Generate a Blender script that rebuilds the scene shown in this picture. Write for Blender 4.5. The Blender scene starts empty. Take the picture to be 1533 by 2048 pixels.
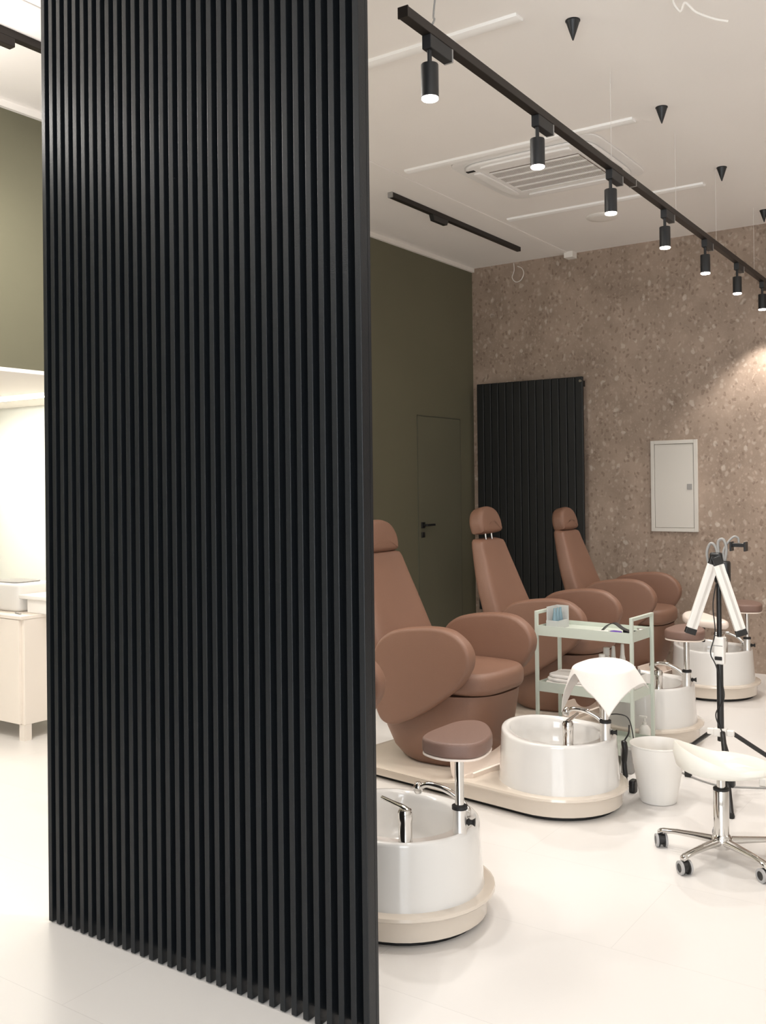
import bpy, bmesh, math, random
from mathutils import Vector, Matrix, noise
random.seed(7)
SC = bpy.context.scene
COL = SC.collection
PI = math.pi

# ------------------------------------------------------------------ camera
def sl(c):
    return tuple(((v/255.0)/12.92 if v/255.0 <= .04045 else ((v/255.0+.055)/1.055)**2.4) for v in c)
yaw, pitch, roll = math.radians(34.6187), math.radians(.4364), math.radians(-.67255)
FPX, CYPX = 1948.0, 956.3
fw = Vector((-math.sin(yaw)*math.cos(pitch), math.cos(yaw)*math.cos(pitch), math.sin(pitch)))
rt = Vector((math.cos(yaw), math.sin(yaw), 0)); up = rt.cross(fw)
cr, sr = math.cos(roll), math.sin(roll)
rr = cr*rt + sr*up; uu = -sr*rt + cr*up
cam = bpy.data.cameras.new('camera'); camo = bpy.data.objects.new('camera', cam); COL.objects.link(camo)
camo.matrix_world = Matrix(((rr.x, uu.x, -fw.x, 0), (rr.y, uu.y, -fw.y, 0), (rr.z, uu.z, -fw.z, 1.5), (0, 0, 0, 1)))
cam.sensor_fit = 'VERTICAL'; cam.sensor_height = 36; cam.sensor_width = 27
cam.lens = FPX/2048*36; cam.shift_y = -(1024-CYPX)/2048; cam.clip_start = .05
SC.camera = camo

# ------------------------------------------------------------------ light and exposure
SC.view_settings.view_transform = 'Standard'; SC.view_settings.look = 'None'
SC.view_settings.gamma = 1; SC.view_settings.use_curve_mapping = False
SC.view_settings.exposure = 0.0
w = bpy.data.worlds.new('world'); SC.world = w; w.use_nodes = True
w.node_tree.nodes['Background'].inputs[0].default_value = (*sl((215, 222, 235)), 1)
w.node_tree.nodes['Background'].inputs[1].default_value = .3
def area(name, loc, aim, sx, sy, power, col):
    l = bpy.data.lights.new(name, 'AREA'); l.shape = 'RECTANGLE'; l.size = sx; l.size_y = sy
    l.energy = power; l.color = col
    o = bpy.data.objects.new(name, l); COL.objects.link(o); o.location = loc
    o.rotation_euler = (Vector(aim)-Vector(loc)).to_track_quat('-Z', 'Y').to_euler()
    return o
# shop front daylight behind the camera, unseen fill lights added below the ceiling
area('shop_window_light', (.4, -2.9, 1.6), (-1.2, 3.4, 2.7), 4.2, 2.6, 240, (.86, .93, 1))
area('ceiling_fill_light_front', (.3, 1.2, 3.42), (.3, 1.2, 0), 1.6, 1.6, 20, (1, .955, .90))
area('ceiling_fill_light_right', (1.6, 5.2, 3.42), (1.2, 5.2, 0), 1.2, 3.6, 46, (1, .955, .90))
area('ceiling_fill_light_left', (-3.35, 3.25, 3.42), (-3.35, 3.25, 0), .7, .9, 24, (1, .955, .89))
area('ceiling_fill_light_entrance', (-3.6, -.6, 3.42), (-3.6, -.6, 0), 1.2, 1.6, 40, (1, .96, .92))
l = bpy.data.lights.new('left_point_fill_light', 'POINT'); l.energy = 42; l.shadow_soft_size = .08; l.color = (1, .955, .90)  # unseen point light added to brighten the left ceiling and wall
o = bpy.data.objects.new('left_point_fill_light', l); COL.objects.link(o); o.location = (-3.72, 1.9, 3.12)
def spot(name, loc, aim, power, deg, col, blend=.8, r=.04):
    l = bpy.data.lights.new(name, 'SPOT'); l.energy = power; l.spot_size = math.radians(deg); l.spot_blend = blend; l.shadow_soft_size = r; l.color = col
    o = bpy.data.objects.new(name, l); COL.objects.link(o); o.location = loc
    o.rotation_euler = (Vector(aim)-Vector(loc)).to_track_quat('-Z', 'Y').to_euler()
# head of the left ceiling track, turned to the green wall (out of view above the frame)
spot('left_track_lamp_light', (-3.72, 2.0, 3.30), (-4.43, 2.9, 1.7), 130, 100, (1, .95, .86))

# ------------------------------------------------------------------ materials
def mat(name, col, rough=.5, metal=0, emis=None, es=0, trans=0, spec=None, coat=0, alpha=1, bump=None, var=None, sheen=0):
    m = bpy.data.materials.new(name); m.use_nodes = True
    nt = m.node_tree; b = nt.nodes['Principled BSDF']
    b.inputs['Base Color'].default_value = (*sl(col), 1)
    b.inputs['Roughness'].default_value = rough; b.inputs['Metallic'].default_value = metal
    if spec is not None: b.inputs['Specular IOR Level'].default_value = spec
    if coat: b.inputs['Coat Weight'].default_value = coat; b.inputs['Coat Roughness'].default_value = .06
    if trans: b.inputs['Transmission Weight'].default_value = trans; b.inputs['IOR'].default_value = 1.2
    if alpha < 1: b.inputs['Alpha'].default_value = alpha
    if sheen: b.inputs['Sheen Weight'].default_value = sheen
    if emis: b.inputs['Emission Color'].default_value = (*sl(emis), 1); b.inputs['Emission Strength'].default_value = es
    tc = nt.nodes.new('ShaderNodeTexCoord')
    if bump:
        sc_, st = bump
        n = nt.nodes.new('ShaderNodeTexNoise'); n.inputs['Scale'].default_value = sc_; n.inputs['Detail'].default_value = 4
        nt.links.new(tc.outputs['Object'], n.inputs['Vector'])
        bp = nt.nodes.new('ShaderNodeBump'); bp.inputs['Strength'].default_value = st; bp.inputs['Distance'].default_value = .003
        nt.links.new(n.outputs['Fac'], bp.inputs['Height']); nt.links.new(bp.outputs['Normal'], b.inputs['Normal'])
    if var:
        sc_, amt = var
        n = nt.nodes.new('ShaderNodeTexNoise'); n.inputs['Scale'].default_value = sc_; n.inputs['Detail'].default_value = 3
        nt.links.new(tc.outputs['Object'], n.inputs['Vector'])
        r = nt.nodes.new('ShaderNodeValToRGB')
        r.color_ramp.elements[0].position = .3; r.color_ramp.elements[1].position = .7
        r.color_ramp.elements[0].color = (*[v*(1-amt) for v in sl(col)], 1)
        r.color_ramp.elements[1].color = (*[min(1, v*(1+amt)) for v in sl(col)], 1)
        nt.links.new(n.outputs['Fac'], r.inputs['Fac']); nt.links.new(r.outputs['Color'], b.inputs['Base Color'])
    return m
M = {}
M['black'] = mat('black_slat_paint', (21, 24, 27), .40, spec=.35, bump=(220, .15))
M['blackback'] = mat('black_backing', (9, 10, 11), .8)
M['green'] = mat('olive_green_paint', (102, 99, 80), .8, bump=(90, .08), var=(1.2, .04))
M['greendoor'] = mat('green_door_paint', (99, 97, 80), .75, var=(1.5, .03))
M['ceil'] = mat('ceiling_paint', (245, 240, 235), .9, var=(.6, .015))
M['plaster'] = mat('white_plaster', (238, 233, 226), .8)
M['white'] = mat('white_satin', (236, 232, 226), .35)
M['ceramic'] = mat('white_acrylic', (222, 219, 215), .12, coat=.6)
M['leather'] = mat('rose_brown_leather', (123, 90, 73), .5, bump=(380, .35), var=(3, .04))
M['padleather'] = mat('footrest_leather', (120, 93, 82), .5, bump=(380, .35))
M['cream'] = mat('cream_gelcoat', (216, 204, 190), .18, coat=.5)
M['traycream'] = mat('cream_leg_tray', (234, 219, 207), .35)
M['rubber'] = mat('black_rubber', (18, 17, 17), .6)
M['bplastic'] = mat('black_plastic', (28, 27, 27), .4)
M['chrome'] = mat('chrome', (215, 213, 210), .08, 1)
M['brushed'] = mat('brushed_aluminium', (225, 222, 218), .3, .8)
M['track'] = mat('track_black_metal', (38, 32, 28), .45, .3)
M['spot'] = mat('spot_black_paint', (30, 31, 33), .45)
M['spotglow'] = mat('lit_lamp_glass', (255, 255, 255), .3, emis=(255, 246, 236), es=14)
M['reflector'] = mat('lamp_reflector', (240, 240, 238), .15, 1, emis=(255, 246, 236), es=1.2)
M['mint'] = mat('pale_mint_metal', (196, 202, 190), .4)
M['greyplug'] = mat('grey_plastic', (150, 148, 145), .45)
M['towel'] = mat('white_cloth', (230, 224, 218), .9, bump=(300, .3), sheen=.2)
M['clear'] = mat('frosted_plastic', (215, 215, 212), .25, trans=.35)
M['bluetint'] = mat('blue_grey_tube', (120, 145, 155), .3)
M['purple'] = mat('purple_wrap', (92, 60, 150), .4)
M['red'] = mat('red_label', (190, 30, 45), .4)
M['navy'] = mat('navy_print', (60, 65, 110), .5)
M['radiator'] = mat('black_radiator', (13, 15, 15), .5)
M['panelw'] = mat('white_panel_steel', (205, 200, 192), .45)
M['fabricw'] = mat('white_vinyl', (232, 229, 220), .4)
M['wheelgrey'] = mat('grey_tread', (165, 163, 162), .5)
M['led'] = mat('lit_led_strip', (255, 255, 255), .5, emis=(255, 244, 228), es=30)
M['niche'] = mat('pale_mint_wall', (222, 223, 214), .7)
M['seam'] = mat('dark_shadow_gap', (80, 80, 66), .8)
M['cabw'] = mat('white_cabinet', (232, 222, 210), .45)
M['grille'] = mat('vent_grille', (140, 128, 120), .6)
M['slotw'] = mat('white_slot_plaster', (252, 250, 247), .7)
M['acw'] = mat('ac_white_plastic', (244, 241, 238), .45)
M['dark'] = mat('dark_slot', (40, 36, 33), .8)
M['wire'] = mat('pale_wire', (225, 220, 214), .5)
M['glove'] = mat('grey_packet', (170, 168, 165), .5)

def stone():
    m = bpy.data.materials.new('brown_terrazzo_stone'); m.use_nodes = True
    nt = m.node_tree; b = nt.nodes['Principled BSDF']; L = nt.links.new
    tc = nt.nodes.new('ShaderNodeTexCoord')
    mp = nt.nodes.new('ShaderNodeMapping'); mp.inputs['Scale'].default_value = (1, 1, .8)
    L(tc.outputs['Object'], mp.inputs['Vector'])
    nz = nt.nodes.new('ShaderNodeTexNoise'); nz.inputs['Scale'].default_value = 9; nz.inputs['Detail'].default_value = 4
    L(mp.outputs[0], nz.inputs['Vector'])
    dv = nt.nodes.new('ShaderNodeVectorMath'); dv.operation = 'MULTIPLY_ADD'
    dv.inputs[1].default_value = (.09, .09, .09); L(nz.outputs['Color'], dv.inputs[0]); L(mp.outputs[0], dv.inputs[2])
    def vor(scale, lo, hi, thr):
        v = nt.nodes.new('ShaderNodeTexVoronoi'); v.inputs['Scale'].default_value = scale; L(dv.outputs[0], v.inputs['Vector'])
        r = nt.nodes.new('ShaderNodeValToRGB'); r.color_ramp.elements[0].position = lo; r.color_ramp.elements[1].position = hi
        r.color_ramp.elements[0].color = (1, 1, 1, 1); r.color_ramp.elements[1].color = (0, 0, 0, 1)
        L(v.outputs['Distance'], r.inputs['Fac'])
        s = nt.nodes.new('ShaderNodeSeparateColor'); L(v.outputs['Color'], s.inputs[0])
        g = nt.nodes.new('ShaderNodeMath'); g.operation = 'GREATER_THAN'; g.inputs[1].default_value = thr; L(s.outputs[0], g.inputs[0])
        mu = nt.nodes.new('ShaderNodeMath'); mu.operation = 'MULTIPLY'; L(r.outputs['Color'], mu.inputs[0]); L(g.outputs[0], mu.inputs[1])
        return mu, s
    cloud = nt.nodes.new('ShaderNodeTexNoise'); cloud.inputs['Scale'].default_value = 3.5; cloud.inputs['Detail'].default_value = 8
    cloud.inputs['Roughness'].default_value = .65
    L(mp.outputs[0], cloud.inputs['Vector'])
    cr_ = nt.nodes.new('ShaderNodeValToRGB'); e = cr_.color_ramp.elements
    e[0].position = .36; e[0].color = (*sl((142, 124, 109)), 1); e[1].position = .66; e[1].color = (*sl((169, 149, 133)), 1)
    L(cloud.outputs['Fac'], cr_.inputs['Fac'])
    cur = cr_.outputs['Color']
    for scale, lo, hi, thr, c, k in ((24, .26, .42, .70, (198, 182, 168), .42), (40, .28, .42, .55, (184, 162, 146), .45), (17, .24, .36, .88, (212, 200, 188), .45), (30, .3, .42, .6, (112, 92, 78), .5), (80, .3, .45, .5, (168, 150, 136), .35)):
        mu, s = vor(scale, lo, hi, thr)
        kk = nt.nodes.new('ShaderNodeMath'); kk.operation = 'MULTIPLY'; kk.inputs[1].default_value = k; L(mu.outputs[0], kk.inputs[0])
        mx = nt.nodes.new('ShaderNodeMixRGB'); mx.inputs[2].default_value = (*sl(c), 1)
        L(kk.outputs[0], mx.inputs[0]); L(cur, mx.inputs[1]); cur = mx.outputs[0]
    L(cur, b.inputs['Base Color']); b.inputs['Roughness'].default_value = .55
    return m
M['stone'] = stone()

def tile():
    m = bpy.data.materials.new('white_floor_tile'); m.use_nodes = True
    nt = m.node_tree; b = nt.nodes['Principled BSDF']; L = nt.links.new
    tc = nt.nodes.new('ShaderNodeTexCoord')
    br = nt.nodes.new('ShaderNodeTexBrick'); br.offset = .5
    br.inputs['Scale'].default_value = 1; br.inputs['Brick Width'].default_value = 1.2; br.inputs['Row Height'].default_value = .6
    br.inputs['Mortar Size'].default_value = .0012; br.inputs['Mortar Smooth'].default_value = .3
    br.inputs['Color1'].default_value = (*sl((227, 223, 219)), 1); br.inputs['Color2'].default_value = (*sl((225, 221, 217)), 1)
    br.inputs['Mortar'].default_value = (*sl((212, 208, 204)), 1)
    L(tc.outputs['Object'], br.inputs['Vector']); L(br.outputs['Color'], b.inputs['Base Color'])
    b.inputs['Roughness'].default_value = .3
    return m
M['floor'] = tile()

# ------------------------------------------------------------------ mesh helpers
def obj(name, bm, m, parent=None, smooth=None, bevel=0, loc=None):
    me = bpy.data.meshes.new(name)
    bmesh.ops.recalc_face_normals(bm, faces=bm.faces)
    bm.to_mesh(me); bm.free()
    ms = m if isinstance(m, (list, tuple)) else [m]
    for k in ms: me.materials.append(M[k] if isinstance(k, str) else k)
    o = bpy.data.objects.new(name, me); COL.objects.link(o)
    if parent is not None: o.parent = parent
    if loc: o.location = loc
    if bevel:
        b = o.modifiers.new('bevel', 'BEVEL'); b.width = bevel; b.segments = 2; b.limit_method = 'ANGLE'; b.angle_limit = math.radians(40)
    if smooth is not None:
        for p in me.polygons: p.use_smooth = True
        if hasattr(me, 'set_sharp_from_angle'): me.set_sharp_from_angle(angle=math.radians(smooth))
    return o
def tag(o, label, cat, group=None, kind=None):
    o['label'] = label; o['category'] = cat
    if group: o['group'] = group
    if kind: o['kind'] = kind
    return o
def thing(name, label, cat, loc=(0, 0, 0), rz=0, group=None):
    o = bpy.data.objects.new(name, None); COL.objects.link(o); o.empty_display_size = .1
    o.location = loc; o.rotation_euler = (0, 0, rz)
    return tag(o, label, cat, group)
def struct(name, bm, m, parent=None, **k):
    o = obj(name, bm, m, parent, **k)
    o['kind'] = 'structure'
    return o
def copy_tree(o, parent=None):
    c = o.copy(); COL.objects.link(c)
    if parent is not None: c.parent = parent
    for ch in [x for x in bpy.data.objects if x.parent == o]: copy_tree(ch, c)
    return c
def box(bm, x0, x1, y0, y1, z0, z1, mi=0):
    v = [bm.verts.new(p) for p in ((x0, y0, z0), (x1, y0, z0), (x1, y1, z0), (x0, y1, z0), (x0, y0, z1), (x1, y0, z1), (x1, y1, z1), (x0, y1, z1))]
    for f in ((0, 3, 2, 1), (4, 5, 6, 7), (0, 1, 5, 4), (1, 2, 6, 5), (2, 3, 7, 6), (3, 0, 4, 7)):
        bm.faces.new([v[i] for i in f]).material_index = mi
    return v
def B(*a, **k):
    bm = bmesh.new(); box(bm, *a, **k); return bm
def rings(bm, R, cap0=True, cap1=True, closed=True, mi=0):
    """skin a list of equal-length rings of points"""
    V = [[bm.verts.new(p) for p in r] for r in R]
    n = len(V[0])
    for a, b in zip(V, V[1:]):
        for i in range(n if closed else n-1):
            j = (i+1) % n
            try: bm.faces.new((a[i], a[j], b[j], b[i])).material_index = mi
            except ValueError: pass
    for cap, ring in ((cap0, V[0]), (cap1, V[-1])):
        if cap and closed:
            c = bm.verts.new(sum((v.co for v in ring), Vector())/n)
            for i in range(n): bm.faces.new((ring[i], ring[(i+1) % n], c)).material_index = mi
    return V
def lathe(bm, prof, n=32, c=(0, 0), cap0=True, cap1=True, mi=0):
    R = [[(c[0]+r*math.cos(2*PI*i/n), c[1]+r*math.sin(2*PI*i/n), z) for i in range(n)] for r, z in prof]
    return rings(bm, R, cap0, cap1, mi=mi)
def Lz(prof, **k):
    bm = bmesh.new(); lathe(bm, prof, **k); return bm
def tube(bm, pts, r, n=10, cap=True, mi=0):
    pts = [Vector(p) for p in pts]; R = []
    t0 = (pts[1]-pts[0]).normalized()
    a = t0.orthogonal().normalized()
    for i, p in enumerate(pts):
        t = (pts[min(i+1, len(pts)-1)]-pts[max(i-1, 0)]).normalized()
        a = (a-t*a.dot(t)).normalized(); b = t.cross(a)
        rad = r[i] if isinstance(r, (list, tuple)) else r
        R.append([p+rad*(math.cos(2*PI*k/n)*a+math.sin(2*PI*k/n)*b) for k in range(n)])
    rings(bm, R, cap, cap, mi=mi)
def T(pts, r, **k):
    bm = bmesh.new(); tube(bm, pts, r, **k); return bm
def spline(P, n=8, closed=False):
    P = [Vector(p) for p in P]; out = []; N = len(P)
    for i in range(N if closed else N-1):
        if closed: a, b, c, d = P[i-1], P[i], P[(i+1) % N], P[(i+2) % N]
        else: a, b, c, d = P[max(i-1, 0)], P[i], P[i+1], P[min(i+2, N-1)]
        for k in range(n):
            t = k/n
            out.append(.5*((2*b)+(-a+c)*t+(2*a-5*b+4*c-d)*t*t+(-a+3*b-3*c+d)*t**3))
    if not closed: out.append(P[-1])
    return out
def slab(bm, out, t0, t1, r, axes=(0, 1, 2), steps=5, dome=0, mi=0):
    """rounded-edge slab: closed 2D outline in axes[0],axes[1], thickness t0..t1 along axes[2], edge radius r"""
    P = [Vector((p[0], p[1])) for p in out]; n = len(P)
    area_ = sum(P[i].x*P[(i+1) % n].y-P[(i+1) % n].x*P[i].y for i in range(n))
    s = 1 if area_ > 0 else -1
    N = []
    for i in range(n):
        d = (P[(i+1) % n]-P[i-1]).normalized(); N.append(Vector((d.y, -d.x))*s)
    c = sum(P, Vector((0, 0)))/n
    lay = []
    for k in range(steps+1):
        a = PI/2*k/steps; lay.append((r*(1-math.sin(a)), t0+r*(1-math.cos(a))))
    lay += [(i, t1-(t-t0)) for i, t in reversed(lay)]
    R = []
    def mk(q, t):
        o = [0, 0, 0]; o[axes[0]] = q.x; o[axes[1]] = q.y; o[axes[2]] = t; return Vector(o)
    for k in (.45, .75):
        R.append([mk(c+(P[i]-N[i]*r-c)*k, t0-dome*(1-k**2)) for i in range(n)])
    for ins, t in lay: R.append([mk(P[i]-N[i]*ins, t) for i in range(n)])
    for k in (.75, .45):
        R.append([mk(c+(P[i]-N[i]*r-c)*k, t1+dome*(1-k**2)) for i in range(n)])
    rings(bm, R, mi=mi)
def S(*a, **k):
    bm = bmesh.new(); slab(bm, *a, **k); return bm
def sup(cx, cy, rx, ry, n=48, e=2.5):
    o = []
    for i in range(n):
        a = 2*PI*i/n; c, s = math.cos(a), math.sin(a)
        o.append((cx+rx*math.copysign(abs(c)**(2/e), c), cy+ry*math.copysign(abs(s)**(2/e), s)))
    return o

# ------------------------------------------------------------------ the room
GX, BY, H = -4.431, 7.912, 3.5
struct('floor', B(-8.2, 3.6, -3.4, BY+.15, -.12, 0), 'floor')
ceil = struct('ceiling', B(-8.2, 3.6, -3.4, BY+.15, H, H+.12), 'ceil')
struct('wall_back', B(GX, 3.6, BY, BY+.15, 0, H), 'stone')
bm = bmesh.new()
OY0, OY1, OZ = .6, 5.3, 2.13
box(bm, GX-.15, GX, OY1, BY, 0, H); box(bm, GX-.15, GX, -3.4, OY0, 0, H); box(bm, GX-.15, GX, OY0, OY1, OZ, H)
struct('wall_left', bm, 'green')
struct('wall_right', B(3.45, 3.6, -3.4, BY+.15, 0, H), 'plaster')
struct('wall_front', B(-8.2, 3.6, -3.4, -3.25, 0, H), 'plaster')
# side room behind the opening
struct('ceiling_side_room', B(-8.2, GX-.15, OY0-.6, 4.75, OZ+.01, OZ+.13), 'plaster')
struct('wall_side_room', B(-8.2, GX-.15, 4.62, 4.75, 0, OZ+.01), 'niche')
struct('wall_side_room_end', B(-8.2, -8.05, OY0-.6, 4.62, 0, OZ+.01), 'niche')
struct('wall_side_room_near', B(-8.05, GX-.15, OY0-.75, OY0-.6, 0, OZ+.01), 'niche')
# cornice strip at the top of the green wall, lining of the opening
struct('trim_1', B(GX, GX+.025, -3.25, BY, H-.035, H), 'plaster')
struct('trim_2', B(GX-.15, GX+.004, OY0, OY1, OZ-.02, OZ), 'plaster')
# shallow band of plaster along the ceiling edge and the three plaster slots
struct('trim_3', B(-3.50, -3.44, -3.25, BY, H-.006, H), 'ceil', bevel=.003)
for k, (x0, x1, y) in enumerate(((-3.37, -1.855, 3.755), (-3.37, -1.877, 5.19), (-3.37, -1.908, 6.595))):
    bm = bmesh.new()
    prof = [(-.035, 0), (-.03, -.012), (-.01, -.016), (.01, -.016), (.03, -.012), (.035, 0)]
    rings(bm, [[(x, y+a, H+b) for a, b in prof] for x in (x0, x0+.01, x1-.01, x1)])
    o = obj('ceiling_slot_diffuser', bm, 'slotw', smooth=30)
    tag(o, ['long white slot diffuser in the ceiling nearest the partition top', 'white slot diffuser in the ceiling along the near edge of the air conditioner', 'white slot diffuser in the ceiling between the air conditioner and the stone wall'][k], 'air diffuser', 'slot diffusers in the ceiling')
tag(obj('ceiling_access_wedge', B(-3.47, -3.39, 7.82, BY, H-.05, H), 'plaster'), 'small white box fixed where the ceiling meets the stone wall', 'junction box')

# flush door in the green wall
d = thing('door_1', 'flush green painted door in the dark green wall', 'door', (GX, 6.93, 0)); d['kind'] = 'structure'
bm = bmesh.new(); box(bm, 0, .006, .004, .716, .01, 2.085)
obj('door_leaf', bm, 'greendoor', d)
bm = bmesh.new(); box(bm, 0, .0075, 0, .72, 2.087, 2.095); box(bm, 0, .0075, 0, .003, .01, 2.095); box(bm, 0, .0075, .717, .72, .01, 2.095)
obj('door_gap', bm, 'seam', d)
h = obj('door_handle', B(.006, .018, .04, .09, 1.135, 1.185), 'bplastic', d, bevel=.002)
bm = bmesh.new(); tube(bm, [(.012, .065, 1.16), (.055, .065, 1.16)], .009); box(bm, .045, .06, .058, .19, 1.151, 1.169)
obj('lever', bm, 'bplastic', h, bevel=.002)
obj('keyhole_plate', B(.006, .016, .042, .088, 1.055, 1.10), 'bplastic', d, bevel=.002)

# ------------------------------------------------------------------ slatted partition
PX0, PX1, PY = -2.897, -1.530, 2.122
NS = 33; pitch_ = (PX1-PX0-.0195)/(NS-1)
scr = thing('slatted_partition', 'tall black vertical-slat partition in the foreground reaching from floor to ceiling', 'partition', (0, 0, 0))
bm = bmesh.new()
for i in range(NS):
    x = PX0+i*pitch_
    box(bm, x, x+.0195, PY, PY+.034, .004, H)
obj('slats', bm, 'black', scr, bevel=.0016)
obj('backing_panel', B(PX0+.002, PX1-.0195, PY+.034, PY+.046, .03, H), 'blackback', scr)
obj('edge_board', B(PX1-.0195, PX1, PY+.034, PY+.046, .004, H), 'black', scr)

# ------------------------------------------------------------------ radiator, meter cabinet on the stone wall
rad = thing('panel_radiator', 'tall black vertical radiator on the stone wall behind the chairs', 'radiator', (-3.83, BY-.065, 0))
bm = bmesh.new()
for i in range(14):
    x = -.517+i*.0739
    box(bm, x, x+.0715, -.025, .0, .36, 2.415)
obj('tubes', bm, 'radiator', rad, bevel=.006)
for z in (.42, 2.33): obj('header_pipe', B(-.515, .515, 0, .03, z, z+.05), 'radiator', rad)
for x in (-.4, .4):
    for z in (.6, 2.2): obj('bracket', B(x-.02, x+.02, .03, .0645, z-.03, z+.03), 'radiator', rad)
bm = bmesh.new(); tube(bm, [(.50, -.025, 2.375), (.50, -.045, 2.375)], .012)
obj('air_valve', bm, 'chrome', rad)

pn = thing('meter_cabinet', 'white metal meter cabinet door mounted on the brown stone wall', 'meter cabinet', (-2.562, BY, 1.4695))
bm = bmesh.new(); w2, h2 = .192, .3735
box(bm, -w2, -w2+.03, -.022, 0, -h2, h2); box(bm, w2-.03, w2, -.022, 0, -h2, h2); box(bm, -w2+.03, w2-.03, -.022, 0, h2-.03, h2); box(bm, -w2+.03, w2-.03, -.022, 0, -h2, -h2+.03)
obj('frame', bm, 'panelw', pn, bevel=.002)
dr = obj('door', B(-w2+.033, w2-.033, -.018, -.002, -h2+.033, h2-.033), 'panelw', pn, bevel=.002)
obj('lock', B(w2-.085, w2-.045, -.022, -.018, -.03, .015), 'greyplug', dr, bevel=.003)

# ------------------------------------------------------------------ ceiling equipment
ac = thing('air_conditioner_cassette', 'white square air conditioner cassette set in the ceiling', 'air conditioner', (-2.615, 5.68, H))
obj('frame', S(sup(0, 0, .49, .475, 48, 9), -.012, 0.0, .006), 'acw', ac, smooth=40)
bm = bmesh.new(); slab(bm, sup(0, 0, .43, .41, 48, 7), -.03, -.012, .012)
obj('raised_panel', bm, 'acw', ac, smooth=40)
g = obj('intake_grille', B(-.30, .30, -.235, .235, -.036, -.03), 'grille', ac)
bm = bmesh.new()
for i in range(5):
    y = -.235+i*.1135; box(bm, -.30, .30, y, y+.018, -.042, -.036)
obj('cross_bars', bm, 'acw', g)
bm = bmesh.new()
for i in range(60):
    x = -.298+i*.01; box(bm, x, x+.0035, -.235, .235, -.0385, -.036)
obj('fins', bm, 'acw', g)
for (a, b_, c, d_) in ((-.30, .30, -.375, -.31), (-.30, .30, .31, .375), (-.40, -.335, -.28, .28), (.335, .40, -.28, .28)):
    bm = bmesh.new()
    slab(bm, sup((a+b_)/2, (c+d_)/2, (b_-a)/2, (d_-c)/2, 32, 6), -.042, -.028, .006)
    fl = obj('outlet_flap', bm, 'acw', ac, smooth=40)
for q in ((-.415, -.36, -.33, -.305), (.36, .415, -.33, -.30), (.402, .409, -.25, .20)):
    obj('outlet_slot', B(*q, -.034, -.029), 'dark', ac)

o = obj('ceiling_speaker', Lz([(.118, 0), (.118, -.006), (.108, -.014), (.06, -.016)], n=40), 'plaster', loc=(-2.771, 6.95, H), smooth=40)
tag(o, 'flat round white ceiling disc beyond the air conditioner', 'ceiling disc')
cone0 = None
for k, (x, y) in enumerate(((-1.688, 3.93), (-1.70, 5.12), (-1.72, 6.33), (-1.742, 7.52))):
    lab = ['black cone pendant cap on the ceiling, nearest and topmost of the four', 'black cone cap on the ceiling, second from the nearest', 'black cone cap on the ceiling, third from the nearest', 'black cone cap at the frame edge just before the stone wall'][k]
    if cone0 is None:
        cone0 = thing('ceiling_cone', lab, 'ceiling cone', (x, y, H), group='black cone caps in a row on the ceiling')
        obj('cone', Lz([(.030, -.004), (.029, -.008), (.016, -.048), (.003, -.086), (.001, -.088)], n=36), 'spot', cone0, smooth=30)
        obj('rim', Lz([(.032, 0), (.032, -.004), (.030, -.005)], n=36), 'spot', cone0, smooth=30)
    else:
        c = copy_tree(cone0); c.location = (x, y, H); c['label'] = lab

# suspended track with spots
TR0, TR1 = Vector((-1.700, 2.61, 3.0)), Vector((-1.800, 7.88, 3.0))
tdir = (TR1-TR0).normalized(); trz = math.atan2(-tdir.x, tdir.y); TL = (TR1-TR0).length
tr = thing('suspended_track', 'long dark track rail hanging below the ceiling on thin wires', 'light track', TR0, trz)
bm = bmesh.new()
box(bm, -.018, .018, 0, TL, 0, .034)
obj('rail', bm, 'track', tr, bevel=.002)
obj('end_cap', B(-.019, .019, -.006, 0, -.001, .035), 'track', tr)
for y in (2.9, 1.87, 3.76, 4.8):
    obj('suspension_wire', T([(0, y, .034), (0, y, .5)], .0011, n=6), 'wire', tr)
bm = bmesh.new()
tube(bm, spline([(0, .17, .034), (.012, .175, .06), (-.006, .20, .09), (.0, .215, .2), (.02, .23, .34), (.02, .23, .5)]), .0035, n=8)
obj('power_cable', bm, 'greyplug', tr)
bm = bmesh.new(); box(bm, -.0185, .0185, 2.17, 2.18, -.001, .035); obj('joint', bm, 'greyplug', tr)

def spot_parts(root):
    bm = bmesh.new(); box(bm, -.017, .017, -.02, .125, -.046, 0)
    ad = obj('adapter', bm, 'spot', root, bevel=.002)
    obj('adapter_end', B(-.0175, .0175, .125, .133, -.046, 0), 'greyplug', ad, bevel=.001)
    obj('stem', Lz([(.008, -.046), (.008, -.098)], n=16), 'spot', root, smooth=40)
    obj('housing', Lz([(.006, -.094), (.0285, -.094), (.0295, -.097), (.0295, -.205), (.0275, -.206), (.0275, -.195), (.026, -.19), (.005, -.185)], n=36), 'spot', root, smooth=30)
    lz = obj('lamp', Lz([(.027, -.192), (.0285, -.210), (.026, -.213), (.01, -.215)], n=32), 'spotglow', root, smooth=40)
    l = bpy.data.lights.new('spot_beam', 'SPOT'); l.energy = 52; l.spot_size = math.radians(105); l.spot_blend = .6
    l.shadow_soft_size = .03; l.color = (1, .955, .90)
    lo = bpy.data.objects.new('spot_beam', l); COL.objects.link(lo); lo.parent = root; lo.location = (0, 0, -.235)
ords = ['nearest and largest spotlight, at the left end of the hanging track', 'second spotlight along the hanging track, over the near corner of the air conditioner', 'third spotlight along the hanging track, over the far side of the air conditioner', 'fourth spotlight along the hanging track, where the stone wall top begins behind it', 'fifth spotlight along the hanging track, in front of the stone wall', 'sixth spotlight along the hanging track, next to last before the frame edge', 'last visible spotlight of the hanging track, cut by the right frame edge']
s0 = None
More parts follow.
